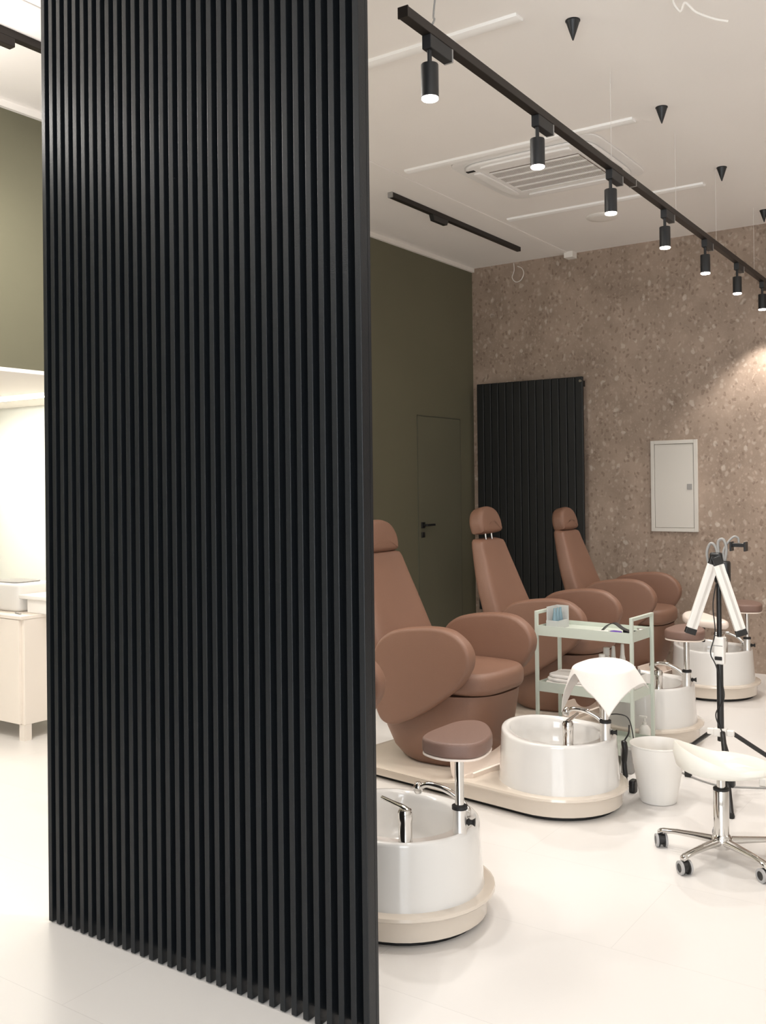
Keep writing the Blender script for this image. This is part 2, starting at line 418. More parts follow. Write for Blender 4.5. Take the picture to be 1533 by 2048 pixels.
for k, y in enumerate((2.77, 3.628, 4.464, 5.30, 6.105, 6.90, 7.66)):
    p = TR0+tdir*((y-TR0.y)/tdir.y)
    if s0 is None:
        s0 = thing('track_spotlight', 'black cylinder '+ords[k], 'spotlight', p, trz, 'lit spotlights on the hanging track'); spot_parts(s0)
    else:
        c = copy_tree(s0); c.location = p; c['label'] = 'black cylinder '+ords[k]

# ceiling tracks without lamps
t2 = thing('ceiling_track', 'short dark track rail fixed to the ceiling near the green wall', 'light track', (-3.705, 0, H))
bm = bmesh.new(); box(bm, -.018, .018, 5.50, 7.43, -.036, 0); obj('rail', bm, 'track', t2, bevel=.002)
bm = bmesh.new(); box(bm, -.0185, .0185, 5.49, 5.50, -.037, 0); obj('end_cap', bm, 'greyplug', t2)
bm = bmesh.new()
rings(bm, [[(x, 6.02, -.036), (x, 6.04, -.075), (x, 6.22, -.075), (x, 6.24, -.036)] for x in (-.017, .017)]); obj('adapter', bm, 'bplastic', t2)
t3 = thing('ceiling_track', 'dark track rail on the ceiling at the upper left corner', 'light track', (-3.72, 0, H))
bm = bmesh.new(); box(bm, -.018, .018, -1.0, 4.2, -.036, 0); obj('rail', bm, 'track', t3, bevel=.002)
bm = bmesh.new(); box(bm, -.02, .02, 2.2, 2.58, -.075, -.036); obj('lamp_driver', bm, 'track', t3, bevel=.003)

# loose wires
o = obj('loose_wall_cable', T(spline([(-3.99, 7.895, 3.49), (-3.985, 7.89, 3.42), (-4.0, 7.88, 3.36), (-3.965, 7.88, 3.315), (-3.915, 7.88, 3.325), (-3.885, 7.88, 3.38), (-3.905, 7.885, 3.43), (-3.95, 7.89, 3.455)]), .004, n=8), 'wire', smooth=60)
tag(o, 'loop of pale loose cable coming out at the top of the stone wall', 'cable')
o = obj('loose_ceiling_cable', T(spline([(-1.255, 3.96, 3.5), (-1.25, 3.93, 3.45), (-1.225, 3.94, 3.41), (-1.20, 3.92, 3.43), (-1.16, 3.93, 3.385), (-1.10, 3.95, 3.35), (-1.045, 3.97, 3.33)]), .005, n=8), 'plaster', smooth=60)
tag(o, 'thin white cable dangling from the ceiling at the upper right', 'cable')

# ------------------------------------------------------------------ pedicure stations
T2 = Vector((-1.945, 4.25, 0)); DS = Vector((-.035, 1.38, 0)); SR = math.radians(-8)
def zrim(th):   # th in station frame, rim higher on the chair side
    return .333+.027*max(0, -math.cos(th))**1.5
def make_station():
    root = thing('pedicure_station', 'x', 'pedicure chair', (0, 0, 0), SR, 'pedicure stations in a row')
    # platform, stadium plan, tub end at origin
    def stad(R, x0, n=20):
        P = [(R*math.cos(a), R*math.sin(a)) for a in [(-PI/2+PI*i/n) for i in range(n+1)]]
        P += [(-.06*i, R) for i in range(1, 13)]
        rb = .12
        P += [(x0+rb-rb*math.sin(a), R-rb+rb*math.cos(a)) for a in [PI/2*i/6 for i in range(7)]]
        P += [(x0+rb-rb*math.cos(a), -R+rb-rb*math.sin(a)) for a in [PI/2*i/6 for i in range(7)]]
        P += [(-.06*i, -R) for i in range(12, 0, -1)]
        return P
    bm = bmesh.new()
    lay = [(.285, .018), (.292, .022), (.296, .085), (.300, .090), (.315, .092), (.320, .098), (.318, .108), (.306, .112), (.27, .112), (.15, .112)]
    def pz(x, z):
        f = min(1, max(0, (-x-.28)/.25)); f = f*f*(3-2*f)
        return z-(z-.018)*.38*f
    rings(bm, [[(x, y, pz(x, z)) for x, y in stad(R, -1.14-(R-.285)*.8)] for R, z in lay])
    pf = obj('platform', bm, 'cream', root, smooth=35)
    bm = bmesh.new(); rings(bm, [[(x, y, z) for x, y in stad(.265, -1.10)] for z in (0.0, .02)])
    obj('rubber_base', bm, 'rubber', pf)
    # tub
    N = 72
    bc, br = Vector((-.028, .012)), .215
    prof = []
    def outer(th, R, z): return Vector((R*math.cos(th), R*math.sin(th), z))
    R_ = []
    ths = [2*PI*i/N for i in range(N)]
    R_.append([outer(t, .283, .108) for t in ths]); R_.append([outer(t, .281, .125) for t in ths])
    for k in range(1, 6):
        f = k/5; R_.append([outer(t, .280-.012*f, .125+(zrim(t)-.014-.125)*f) for t in ths])
    R_.append([outer(t, .2665, zrim(t)-.006) for t in ths]); R_.append([outer(t, .262, zrim(t)-.001) for t in ths])
    R_.append([outer(t, .256, zrim(t)) for t in ths])
    def deck(t):   # the deck dips toward the post side
        return zrim(t)-.0-.012*max(0, math.cos(t))
    def bowlpt(t, r, z): return Vector((bc.x+r*math.cos(t), bc.y+r*math.sin(t), z))
    R_.append([outer(t, .248, deck(t)+.001) for t in ths])
    for f in (.35, .7): R_.append([outer(t, .248, deck(t))*(1-f)+bowlpt(t, br, deck(t)-.004)*f for t in ths])
    R_.append([bowlpt(t, br, deck(t)-.004) for t in ths]); R_.append([bowlpt(t, br-.006, deck(t)-.014) for t in ths])
    for r, z in ((br-.010, .28), (br-.018, .22), (br-.04, .18), (br-.09, .165), (.05, .16)): R_.append([bowlpt(t, r, z) for t in ths])
    bm = bmesh.new(); rings(bm, R_)
    tub = obj('foot_basin', bm, 'ceramic', root, smooth=50)
    # mixer handle
    bm = bmesh.new()
    hx, hy = .160, -.172
    lathe(bm, [(.024, .325), (.024, .33), (.0225, .335), (.0235, .395), (.0245, .40), (.0245, .425), (.021, .434), (.008, .437)], n=28, c=(hx, hy))
    obj('faucet_body', bm, 'chrome', tub, smooth=40)
    bm = bmesh.new()
    pts = spline([(hx+.012, hy, .43), (hx-.01, hy+.002, .437), (hx-.05, hy+.006, .441), (hx-.115, hy+.012, .447)], 5)
    tube(bm, pts, [.012-.006*i/(len(pts)-1) for i in range(len(pts))], n=12)
    obj('faucet_lever', bm, 'chrome', tub, smooth=60)
    # spout
    bm = bmesh.new()
    pts = spline([(.155, .165, .33), (.152, .162, .355), (.12, .15, .39), (.07, .13, .415), (.015, .115, .42), (-.015, .108, .405)], 6)
    tube(bm, pts, [.015 if i < 6 else .0125-.003*(i/len(pts)) for i in range(len(pts))], n=14)
    lathe(bm, [(.004, .425), (.013, .42), (.017, .408), (.017, .395), (.012, .384), (.004, .382)], n=20, c=(-.022, .106))
    obj('faucet_spout', bm, 'chrome', tub, smooth=60)
    # foot rest on chrome post
    px, py = .243, .012
    fr = obj('footrest_post', Lz([(.0155, .34), (.0155, .598)], n=24, c=(px, py)), 'chrome', root, smooth=40)
    obj('post_clamp', Lz([(.025, .312), (.0235, .318), (.0235, .41)], n=28, c=(px, py)), 'brushed', fr, smooth=40)
    obj('clamp_collar', Lz([(.0265, .408), (.0265, .42), (.016, .424)], n=28, c=(px, py)), 'rubber', fr, smooth=40)
    bm = bmesh.new()
    q = Vector((px, py, .365)); dd = Vector((.85, .5, 0)).normalized()
    tube(bm, [q+dd*.022, q+dd*.03, q+dd*.036, q+dd*.042, q+dd*.052], [.006, .013, .008, .008, .014], n=14)
    obj('clamp_knob', bm, 'rubber', fr, smooth=50)
    pad = [(-.088, -.096), (-.118, -.034), (-.132, .058), (-.138, .137), (-.121, .188), (-.083, .214), (-.026, .194), (.049, .118), (.081, .067), (.105, -.005), (.101, -.063), (.062, -.100), (.017, -.120), (-.04, -.118)]
    po = [(p.x*.99+px+.002, p.y*.99+py+.004) for p in spline([(a, b, 0) for a, b in reversed(pad)], 4, True)]
    obj('footrest_pad', S(po, .603, .655, .013, dome=.003), 'padleather', fr, smooth=60)
    obj('pad_plate', S([(a*.985+.003, b*.985) for a, b in po], .596, .604, .003), 'traycream', fr, smooth=40)
    # leg tray: curved channel in the nook between chair front and basin
    bm = bmesh.new(); R = []
    sec = [(-.425, .225), (-.418, .17), (-.40, .135), (-.37, .118), (-.335, .122), (-.308, .145), (-.298, .185)]
    for y, k in ((-.235, 1.0), (-.225, 1.0), (-.10, 1.0), (.10, 1.0), (.17, 1.0)):
        pin = [Vector((x, y, z-.02)) for x, z in [(a.x, a.y) for a in spline([(p[0], p[1], 0) for p in sec], 3)]]
        c0 = Vector((-.36, y, .20))
        pout = [c0+(p-c0)*1.13 for p in pin]
        R.append(pin+pout[::-1])
    rings(bm, R)
    bmesh.ops.translate(bm, verts=bm.verts, vec=(-.012, -.03, -.028))
    obj('leg_tray', bm, 'traycream', root, smooth=50)
    # ---- armchair
    cx, cy = -.672, .08   # chair centre in station frame
    cr_ = bpy.data.objects.new('tmp', None)
    def body():
        bm = bmesh.new(); R = []
        for z, x0, x1, hw in ((.066, -.18, .14, .18), (.072, -.22, .17, .205), (.10, -.275, .205, .24), (.15, -.325, .235, .265), (.24, -.37, .265, .286), (.34, -.39, .285, .292), (.42, -.385, .30, .29), (.448, -.38, .303, .286)):
            R.append([(x, y, z) for x, y in sup((x0+x1)/2, 0, (x1-x0)/2, hw, 56, 2.7)])
        rings(bm, R); return bm
    root_c = obj('armchair_body', body(), 'leather', root, smooth=50)
    root_c.location = (cx, cy, 0); root_c.rotation_euler = (0, 0, math.radians(10))
    # seat cushion
    P = []
    for i in range(56):
        a = 2*PI*i/56; c, s = math.cos(a), math.sin(a); e = 3.2
        x = .02+.30*math.copysign(abs(c)**(2/e), c); y = .272*math.copysign(abs(s)**(2/e), s)
        P.append((x, y))
    obj('seat_cushion', S(P, .45, .565, .04, dome=.012, steps=7), 'leather', root_c, smooth=60)
    # backrest: swept section following the recline
    bm = bmesh.new(); R = []
    prof = [(.44, -.215, .245, .15), (.50, -.235, .25, .155), (.60, -.272, .272, .155), (.70, -.308, .268, .152), (.80, -.348, .252, .145), (.90, -.385, .232, .136), (1.0, -.420, .205, .126), (1.07, -.443, .192, .118), (1.11, -.457, .182, .11), (1.128, -.466, .170, .095), (1.134, -.475, .14, .07)]
    for z, xf, hw, th in prof:
        S_ = []
        for i in range(40):
            a = 2*PI*i/40; c, s = math.cos(a), math.sin(a); e = 4.5
            yy = hw*math.copysign(abs(s)**(2/e), s)
            xx = th/2*math.copysign(abs(c)**(2/e), c)
            if c > 0: xx -= .018*(1-(yy/hw)**2)
            S_.append((xf-th/2+xx, yy, z+.20*(xx if z > 1.0 else 0)*(-1)))
        R.append(S_)
    rings(bm, R)
    obj('backrest', bm, 'leather', root_c, smooth=50)
    # headrest
    hp = [(-.125, 0), (-.145, .012), (-.155, .05), (-.148, .095), (-.118, .142), (-.07, .168), (0, .178), (.07, .168), (.118, .142), (.148, .095), (.155, .05), (.145, .012), (.125, 0), (0, -.004)]
    ho = [(p.x, p.y) for p in spline([(a, b, 0) for a, b in hp], 4, True)]
    bm = bmesh.new(); slab(bm, ho, -.052, .052, .03, axes=(1, 2, 0), dome=.006)
    hd = obj('headrest', bm, 'leather', root_c, smooth=60)
    hd.location = (-.518, 0, 1.142); hd.rotation_euler = (0, math.radians(-12), 0)
    for y in (-.045, .045): obj('headrest_post', T([(-.505, y, 1.10), (-.518, y, 1.19)], .0055), 'chrome', root_c, smooth=50)
    # armrests
    al = [(-.27, .53), (-.262, .62), (-.225, .70), (-.159, .752), (-.073, .779), (.052, .795), (.141, .797), (.2125, .785), (.267, .755), (.305, .717), (.324, .671), (.319, .62), (.296, .575), (.255, .52), (.184, .464), (.087, .395), (.004, .345), (-.08, .305), (-.15, .284), (-.209, .30), (-.243, .353), (-.265, .44)]
    ao = [(p.x, p.y) for p in spline([(a, b, 0) for a, b in al], 4, True)]
    for s in (-1, 1):
        bm = bmesh.new()
        slab(bm, ao, -.04, .04, .022, axes=(0, 2, 1), dome=.006)
        a_ = obj('armrest', bm, 'leather', root_c, smooth=60)
        a_.location = (-.036, s*.318, 0)
        if s > 0: a_['label'] = 'armrest on the far side from the camera'
        else: a_['label'] = 'armrest on the near side'
    bpy.data.objects.remove(cr_)
    return root
st = {}
st[1] = make_station()
for k in (2, 3, 4): st[k] = copy_tree(st[1])
for k in st: st[k].location = T2+DS*(k-2)+(Vector((-.02, -.01, 0)) if k == 3 else Vector((0, 0, 0)))
st[1]['label'] = 'nearest pedicure station, its white basin and brown footrest beside the black partition'
st[2]['label'] = 'pedicure station with brown armchair, white basin and a white cloth over its footrest'
st[3]['label'] = 'pedicure station whose basin stands behind the pale trolley, headrest raised on chrome posts'
st[4]['label'] = 'farthest pedicure station, brown armchair and basin next to the stone wall'
def child(o, name):
    for c in o.children_recursive:
        if c.name.split('.')[0] == name: return c
for k, dz in ((1, -.012), (2, -.012), (3, .03), (4, -.008)):
    c = child(st[k], 'headrest'); c.location = (-.518-.10*dz, 0, 1.143+dz)
for k, dg in ((1, 3), (2, -4), (3, 0), (4, 0)):
    c = child(st[k], 'armchair_body'); c.rotation_euler.z = math.radians(10+dg)
    if k == 2: c.location.y += .012
    if k == 1: c.location.x -= .05
    if k == 3: c.location.x += .03; c.location.y += .012
for k, dg in ((2, -75), (3, -40), (4, -60)):   # mixer levers turned differently
    c = child(st[k], 'faucet_lever'); h0 = Vector((.160, -.172, 0)); a = math.radians(dg)
    c.location = h0-Matrix.Rotation(a, 3, 'Z')@h0; c.rotation_euler.z = a
# raised oval leg pad on black bracket, last station
o4 = st[4]
bm = bmesh.new()
P = [(p.x, p.y) for p in spline([(-.16, .0, 0), (-.13, .055, 0), (-.05, .075, 0), (.06, .055, 0), (.15, .03, 0), (.17, 0, 0), (.15, -.03, 0), (.06, -.055, 0), (-.05, -.075, 0), (-.13, -.055, 0)], 4, True)]
slab(bm, P, -.03, .03, .026)
lp = obj('leg_pad', bm, 'traycream', o4, smooth=60); lp.location = (-.03, -.06, .52); lp.rotation_euler = (math.radians(20), math.radians(8), math.radians(5))
bm = bmesh.new(); tube(bm, [(-.01, 0, -.17), (-.01, 0, -.02)], .014); box(bm, -.05, .04, -.03, .03, -.035, -.02)
obj('pad_bracket', bm, 'bplastic', lp)

# ------------------------------------------------------------------ cloth over the second footrest
Rm = Matrix.Rotation(SR, 3, 'Z')
pc = T2+Rm@Vector((.243+.002-.015, .055, 0))
pad_w = [(-.088, -.096), (-.118, -.034), (-.132, .058), (-.138, .137), (-.121, .188), (-.083, .214), (-.026, .194), (.049, .118), (.081, .067), (.105, -.005), (.101, -.063), (.062, -.100), (.017, -.120), (-.04, -.118)]
pad_w = [Rm@Vector((a+.015, b-.04, 0)) for a, b in pad_w]
def pad_r(th):
    d = Vector((math.cos(th), math.sin(th), 0)); best = 0
    for i in range(len(pad_w)):
        a, b = pad_w[i], pad_w[(i+1) % len(pad_w)]; e = b-a
        den = d.x*e.y-d.y*e.x
        if abs(den) < 1e-9: continue
        t = (a.x*e.y-a.y*e.x)/den; u = (a.x*d.y-a.y*d.x)/den
        if t > 0 and -.001 <= u <= 1.001: best = max(best, t)
    return best
bm = bmesh.new(); NC = 72; W_ = .262; V = []
for i in range(NC+1):
    row = []
    for j in range(NC+1):
        u = (i/NC*2-1); v = (j/NC*2-1)
        g_ = 1.0
        u *= W_*g_; v *= W_*g_
        ang = math.radians(-22)
        x = u*math.cos(ang)-v*math.sin(ang); y = u*math.sin(ang)+v*math.cos(ang)
        r = math.hypot(x, y); th = math.atan2(y, x)
        Rr = sum(pad_r(th+q*.12) for q in (-2, -1, 0, 1, 2))/5+.016
        if r < Rr: z = .664+.006*(1-(r/Rr)**2); xx, yy = x, y
        else:
            dd = r-Rr
            dd *= 1-.62*math.exp(-((math.degrees(th)+118)/14)**2)
            dd *= 1-.50*max(0, math.cos(th-math.radians(22)))**1.5
            k = .30+.22*max(0, math.cos(th-math.radians(10)))**2+.05*math.sin(5*th+.6)
            soft = dd*dd/(dd+.02)
            h_ = Rr+min(dd, .012)*.8+max(0, dd-.012)*k
            z = .664-soft*math.sqrt(max(0, 1-k*k))*1.1
            xx, yy = h_*math.cos(th), h_*math.sin(th)
        row.append(bm.verts.new((xx, yy, z)))
    V.append(row)
for i in range(NC):
    for j in range(NC): bm.faces.new((V[i][j], V[i+1][j], V[i+1][j+1], V[i][j+1]))
o = obj('draped_cloth', bm, 'towel', smooth=80, loc=(pc.x, pc.y, 0))
so = o.modifiers.new('thickness', 'SOLIDIFY'); so.thickness = .003
tag(o, 'white cloth draped over the footrest in front of the trolley', 'cloth')

# ------------------------------------------------------------------ trolley
TA = math.radians(-3)
tx = thing('trolley_cart', 'pale mint metal two-tier trolley between the basins', 'trolley', (-2.398, 4.97, 0), TA)
TLn, TW, TH = .56, .27, .79
for (a, b_) in ((0, 0), (0, TW), (TLn, 0), (TLn, TW)):
    lg = obj('leg', B(a-.009, a+.009, b_-.009, b_+.009, .03, TH), 'mint', tx, bevel=.002)
    bm = bmesh.new(); tube(bm, [(a-.008, b_, .017), (a+.008, b_, .017)], .017, n=16); obj('caster_wheel', bm, 'rubber', lg, smooth=40)
for a in (0, TLn): obj('handle', B(a-.009, a+.009, .009, TW-.009, TH-.018, TH), 'mint', tx, bevel=.002)
def ttray(z, h=.055):
    bm = bmesh.new()
    x0, x1, y0, y1 = .009, TLn-.009, -.006, TW+.006
    box(bm, x0+.004, x1-.004, y0+.004, y1-.004, z+.028, z+.032)
    box(bm, x0, x1, y0, y0+.004, z, z+h); box(bm, x0, x1, y1-.004, y1, z, z+h)
    box(bm, x0, x0+.004, y0+.004, y1-.004, z, z+h); box(bm, x1-.004, x1, y0+.004, y1-.004, z, z+h)
    return obj('tray', bm, 'mint', tx)
ttray(.655); ttray(.345); ttray(.06)
CM = Matrix.Translation((-2.398, 4.97, 0)) @ Matrix.Rotation(TA, 4, 'Z')
def cart_thing(name, label, cat, loc, rz=0, group=None):
    p = CM @ (Vector(loc)+Vector((0, 0, .028))); return thing(name, label, cat, p, TA+rz, group)
# brush holder at the left end of the top tray
bh = cart_thing('tip_organiser', 'small clear organiser with white walls on the left end of the trolley top', 'organiser', (.03, .055, .6595))
bm = bmesh.new(); box(bm, 0, .075, 0, .006, 0, .045); box(bm, 0, .075, .124, .13, 0, .12); box(bm, 0, .006, .006, .124, 0, .12)
box(bm, .069, .075, .006, .124, 0, .045)
obj('holder', bm, 'clear', bh)
for q in range(3):
    bm = bmesh.new(); lathe(bm, [(.012, .005), (.014, .05), (.008, .085), (.006, .112)], n=14, c=(.038, .03+.035*q)); obj('brush', bm, 'bluetint', bh, smooth=50)
bm = bmesh.new()
P = spline([(0, 0, 0), (.03, .012, .03), (.07, .01, .042), (.12, .0, .018), (.17, -.01, .006)], 5)
rings(bm, [[p+Vector((0, -.022, 0)), p+Vector((0, .022, 0)), p+Vector((0, .022, .004)), p+Vector((0, -.022, .004))] for p in P])
g = cart_thing('nail_file', 'black curved strap lying on the right of the trolley top', 'strap', (.34, .12, .664)); obj('strap', bm, 'bplastic', g, smooth=60)
def packet(name, label, loc, sx, sy, sz, m, rz, group=None):
    g = cart_thing(name, label, 'packet', loc, rz, group); obj('wrap', S(sup(0, 0, sx/2, sy/2, 28, 5), 0, sz, sz*.4), m, g, smooth=50)
    return g
packet('tool_packet', 'white packet under the black strap on the trolley top', (.36, .05, .660), .09, .05, .014, 'white', .4)
packet('tool_packet', 'purple packet on the trolley top beside the right handle', (.45, .05, .660), .06, .045, .02, 'purple', -.2)
packet('tool_packet', 'black packet lying at the rear of the trolley top', (.49, .16, .660), .09, .03, .012, 'bplastic', .1)
packet('tool_packet', 'silvery packet at the right end of the trolley top', (.52, .225, .660), .045, .05, .018, 'brushed', .7)
# folded white towels, bottles and box on the middle tray
bm = bmesh.new()
for i in range(3):
    P = []
    for p in sup(.0, 0, .14-.010*i, .118-.008*i, 48, 4):
        P.append((p[0]+.004*math.sin(p[1]*60+i), p[1]+.004*math.sin(p[0]*70+i*2)))
    slab(bm, P, .0+.02*i, .0195+.02*i, .008)
g = cart_thing('folded_towel', 'stack of folded white cloths on the left of the middle tray', 'cloth', (.155, .135, .3495), .0); obj('cloth_fold', bm, 'towel', g, smooth=60)
bm = bmesh.new(); R = []
for p in spline([(0, 0, 0), (.05, .01, .03), (.10, .0, .06), (.13, -.005, .065)], 5):
    w_ = .05-.02*(p.x/.13); R.append([(p.x, p.y-w_, p.z), (p.x, p.y, p.z+.012), (p.x, p.y+w_, p.z), (p.x, p.y+w_*.8, p.z-.004), (p.x, p.y-w_*.8, p.z-.004)])
rings(bm, R)
g = cart_thing('crumpled_towel', 'crumpled white cloth sticking up above the folded cloths', 'cloth', (.17, .17, .412), -.1); obj('cloth_fold', bm, 'towel', g, smooth=60)
bottle_at = [(.325, .20, .21, .022, 'white', 'squat white-capped bottle left of the spray bottles', 0), (.375, .18, .225, .024, 'clear', 'shorter of the two pale spray bottles on the middle tray', 1), (.428, .18, .242, .024, 'clear', 'taller pale spray bottle with blue print on the middle tray', 1), (.345, .10, .19, .022, 'clear', 'slim frosted bottle in front of the spray bottles', 0), (.325, .245, .125, .015, 'clear', 'low frosted jar beside the folded cloths', 0)]
for (a, b_, hh, rr_, mm, lab, sp) in bottle_at:
    g = cart_thing('bottle', lab, 'bottle', (a, b_, .3495), 0, 'bottles on the middle tray')
    sh = hh*.62 if sp else hh*.8
    obj('body', Lz([(rr_*.9, 0), (rr_, .006), (rr_, sh-.02), (rr_*.75, sh-.006), (rr_*.5, sh)], n=24), mm, g, smooth=40)
    if sp:
        obj('cap', Lz([(.016, sh), (.016, sh+.012), (.012, sh+.03), (.009, hh-.004), (.007, hh)], n=20), 'white', g, smooth=40)
        if hh > .24: obj('label_print', B(-.018, .012, -rr_-.0015, -rr_+.004, .06, .09), 'navy', g)
    else: obj('cap', Lz([(rr_*.8, sh), (rr_*.8, hh-.003), (rr_*.7, hh)], n=20), 'white', g, smooth=40)
g = cart_thing('storage_box', 'white box with a dark grip hole at the right end of the middle tray', 'box', (.445, .045, .35))
bm = bmesh.new(); box(bm, 0, .10, 0, .004, 0, .085); box(bm, 0, .10, .176, .18, 0, .085); box(bm, 0, .004, .004, .176, 0, .085); box(bm, .096, .10, .004, .176, 0, .085); box(bm, .004, .096, .004, .176, 0, .004)
obj('walls', bm, 'white', g, bevel=.001)
obj('grip_hole', B(.1, .1015, .07, .115, .045, .065), 'dark', g)
packet('red_carton', 'small red carton in front of the bottles on the middle tray', (.43, .04, .3495), .03, .018, .075, 'red', 0)
for q, (a, b_, hh) in enumerate(((.03, .05, .12), (.045, .11, .125), (.055, .15, .10))):
    gg = thing('glove_packet', ['grey packet standing at the front of the white box', 'tallest grey packet standing in the white box', 'grey packet leaning at the back of the white box'][q], 'packet', CM @ Vector((.445+a, .045+b_, .3835)), TA+.3*q, 'packets in the white box')
    obj('wrap', B(-.018, .022, -.006, .006, 0, hh), ['glove', 'clear', 'glove'][q], gg, bevel=.002)

# ------------------------------------------------------------------ bin
bn = thing('waste_bin', 'white tapered plastic bin on the floor right of the second basin', 'bin', (-1.560, 4.515, 0))
obj('bucket', Lz([(.072, .002), (.082, .002), (.085, .01), (.113, .17), (.1145, .172), (.126, .262), (.130, .265), (.130, .270), (.125, .271), (.122, .262), (.108, .165), (.080, .014), (.05, .010)], n=48), 'white', bn, smooth=30)

# ------------------------------------------------------------------ saddle stool
SCx, SCy = -1.112, 3.955
stl = thing('saddle_stool', 'white saddle stool on chrome five-star base with casters', 'stool', (SCx, SCy, 0), 0)
U = Vector((math.cos(yaw), math.sin(yaw), 0)); Vv = Vector((-math.sin(yaw), math.cos(yaw), 0))
bm = bmesh.new(); R = []
NN = 56
def seat_pt(a, k, top):
    c, s = math.cos(a), math.sin(a)
    u = .188*math.copysign(abs(c)**(2/2.5), c)*k+.012; v = (.165-.02*(u/.2))*math.copysign(abs(s)**(2/2.5), s)*k
    f = min(1, max(0, (u+.176)/.376))
    base = .402+.062*max(0, 1-f*1.8)**1.3-.020*f
    if top: z = base-.028*(1-k**2)**.8*(1 if f < .6 else .5)+.012*math.exp(-((u-.06)/.05)**2)*(1-k)
    else: z = .350+.20*max(0, base-.40)-.012*(1-k)
    return U*u+Vv*v+Vector((0, 0, z))
for k in (.15, .4, .65, .82): R.append([seat_pt(2*PI*i/NN, k, False) for i in range(NN)])
R.append([seat_pt(2*PI*i/NN, .95, False)+Vector((0, 0, .006)) for i in range(NN)])
R.append([seat_pt(2*PI*i/NN, 1.0, False)*.55+seat_pt(2*PI*i/NN, 1.0, True)*.45 for i in range(NN)])
R.append([seat_pt(2*PI*i/NN, 1.0, True)+Vector((0, 0, -.022)) for i in range(NN)])
R.append([seat_pt(2*PI*i/NN, .965, True)+Vector((0, 0, -.002)) for i in range(NN)])
for k in (.92, .85, .7, .5, .25): R.append([seat_pt(2*PI*i/NN, k, True) for i in range(NN)])
rings(bm, R)
seat_ = obj('seat', bm, 'fabricw', stl, smooth=70)
obj('seat_plate', B(-.045, .045, -.045, .045, .325, .345), 'greyplug', stl, bevel=.004)
obj('column', Lz([(.03, .085), (.03, .27), (.028, .275)], n=28), 'chrome', stl, smooth=40)
obj('column_ring', Lz([(.0305, .273), (.0305, .281), (.016, .283)], n=28), 'rubber', stl, smooth=40)
obj('piston', Lz([(.016, .25), (.016, .33)], n=24), 'chrome', stl, smooth=40)
obj('hub', Lz([(.02, .04), (.034, .045), (.04, .07), (.04, .088), (.03, .10)], n=28), 'chrome', stl, smooth=40)
ends = []
for q in range(5):
    a = math.radians(-180+72*q)
    d_ = Vector((math.cos(a), math.sin(a), 0))
    bm = bmesh.new(); R = []
    for f, hw, zt, zb in ((.02, .022, .088, .055), (.10, .018, .086, .06), (.18, .016, .083, .062), (.235, .016, .078, .058), (.25, .016, .074, .05), (.257, .012, .068, .05)):
        n_ = Vector((-d_.y, d_.x, 0)); c0 = d_*f
        R.append([c0+n_*hw*math.cos(t)+Vector((0, 0, (zt+zb)/2+(zt-zb)/2*math.sin(t))) for t in [2*PI*i/16 for i in range(16)]])
    rings(bm, R)
    leg = obj('leg', bm, 'chrome', stl, smooth=50)
    ca = math.radians([212, 228, 232, 20, 100][q])
    ax = Vector((math.cos(ca), math.sin(ca), 0)); c0 = d_*.245
    bm = bmesh.new()
    for s in (-1, 1): tube(bm, [c0+ax*s*.008+Vector((0, 0, .026)), c0+ax*s*.022+Vector((0, 0, .026))], .026, n=24)
    tube(bm, [c0+ax*-.008+Vector((0, 0, .03)), c0+ax*.008+Vector((0, 0, .03))], .022, n=16)
    tube(bm, [c0+Vector((0, 0, .035)), c0+Vector((0, 0, .06))], .006, n=10)
    cs = obj('caster', bm, 'bplastic', leg, smooth=30)
    bm = bmesh.new()
    for s in (-1, 1):
        R = []
        ctr = c0+Vector((0, 0, .026)); ort = Vector((-ax.y, ax.x, 0))
        for rr_, off in ((.0265, .014), (.0265, .0225), (.024, .0235), (.017, .0235), (.017, .022)):
            R.append([ctr+ax*s*off+rr_*(math.cos(2*PI*i/28)*ort+math.sin(2*PI*i/28)*Vector((0, 0, 1))) for i in range(28)])
        rings(bm, R, False, False)
    obj('caster_tread', bm, 'wheelgrey', leg, smooth=30)

# ------------------------------------------------------------------ tripod lamp stand
LX, LY = -1.375, 4.90
ls = thing('lamp_stand', 'black tripod stand with two folded white light bars and a phone clamp on top', 'lamp stand', (LX, LY, 0))
obj('pole', Lz([(.011, .22), (.016, .222), (.016, .62), (.012, .622), (.012, 1.0)], n=20), 'bplastic', ls, smooth=40)
bm = bmesh.new(); box(bm, -.03, .03, -.022, .022, .245, .285); box(bm, -.065, -.03, -.012, .012, .25, .28)
box(bm, .03, .065, -.012, .012, .25, .28)
obj('leg_hub', bm, 'white', ls, bevel=.005)
for q, (ex, ey) in enumerate(((.165, -.445), (.40, .17), (-.34, .28))):
    dv = Vector((ex, ey, 0)).normalized()
    p0 = Vector((dv.x*.05, dv.y*.03, .268)); p1 = Vector((ex, ey, .012))
    mid = p0.lerp(p1, .7)
    lg = obj('leg', T([p0, p1], .013 if q == 0 else .011, n=12), 'bplastic', ls, smooth=40)
    bm = bmesh.new(); lathe(bm, [(.014, 0), (.016, .008), (.013, .022)], n=14, c=(ex, ey)); obj('foot', bm, 'rubber', lg, smooth=40)
    mid = p0.lerp(p1, .62)
    if q == 0:
        bm = bmesh.new(); bmesh.ops.create_cube(bm, size=.04); bmesh.ops.translate(bm, verts=bm.verts, vec=mid+Vector((.012, 0, 0)))
        obj('leg_latch', bm, 'bplastic', lg, bevel=.008)
bm = bmesh.new(); box(bm, -.026, .026, -.02, .02, .60, .735)
ch = obj('height_clamp', bm, 'white', ls, bevel=.008)
obj('clamp_screw', B(-.018, .018, -.026, -.02, .622, .64), 'bplastic', ch, bevel=.003)
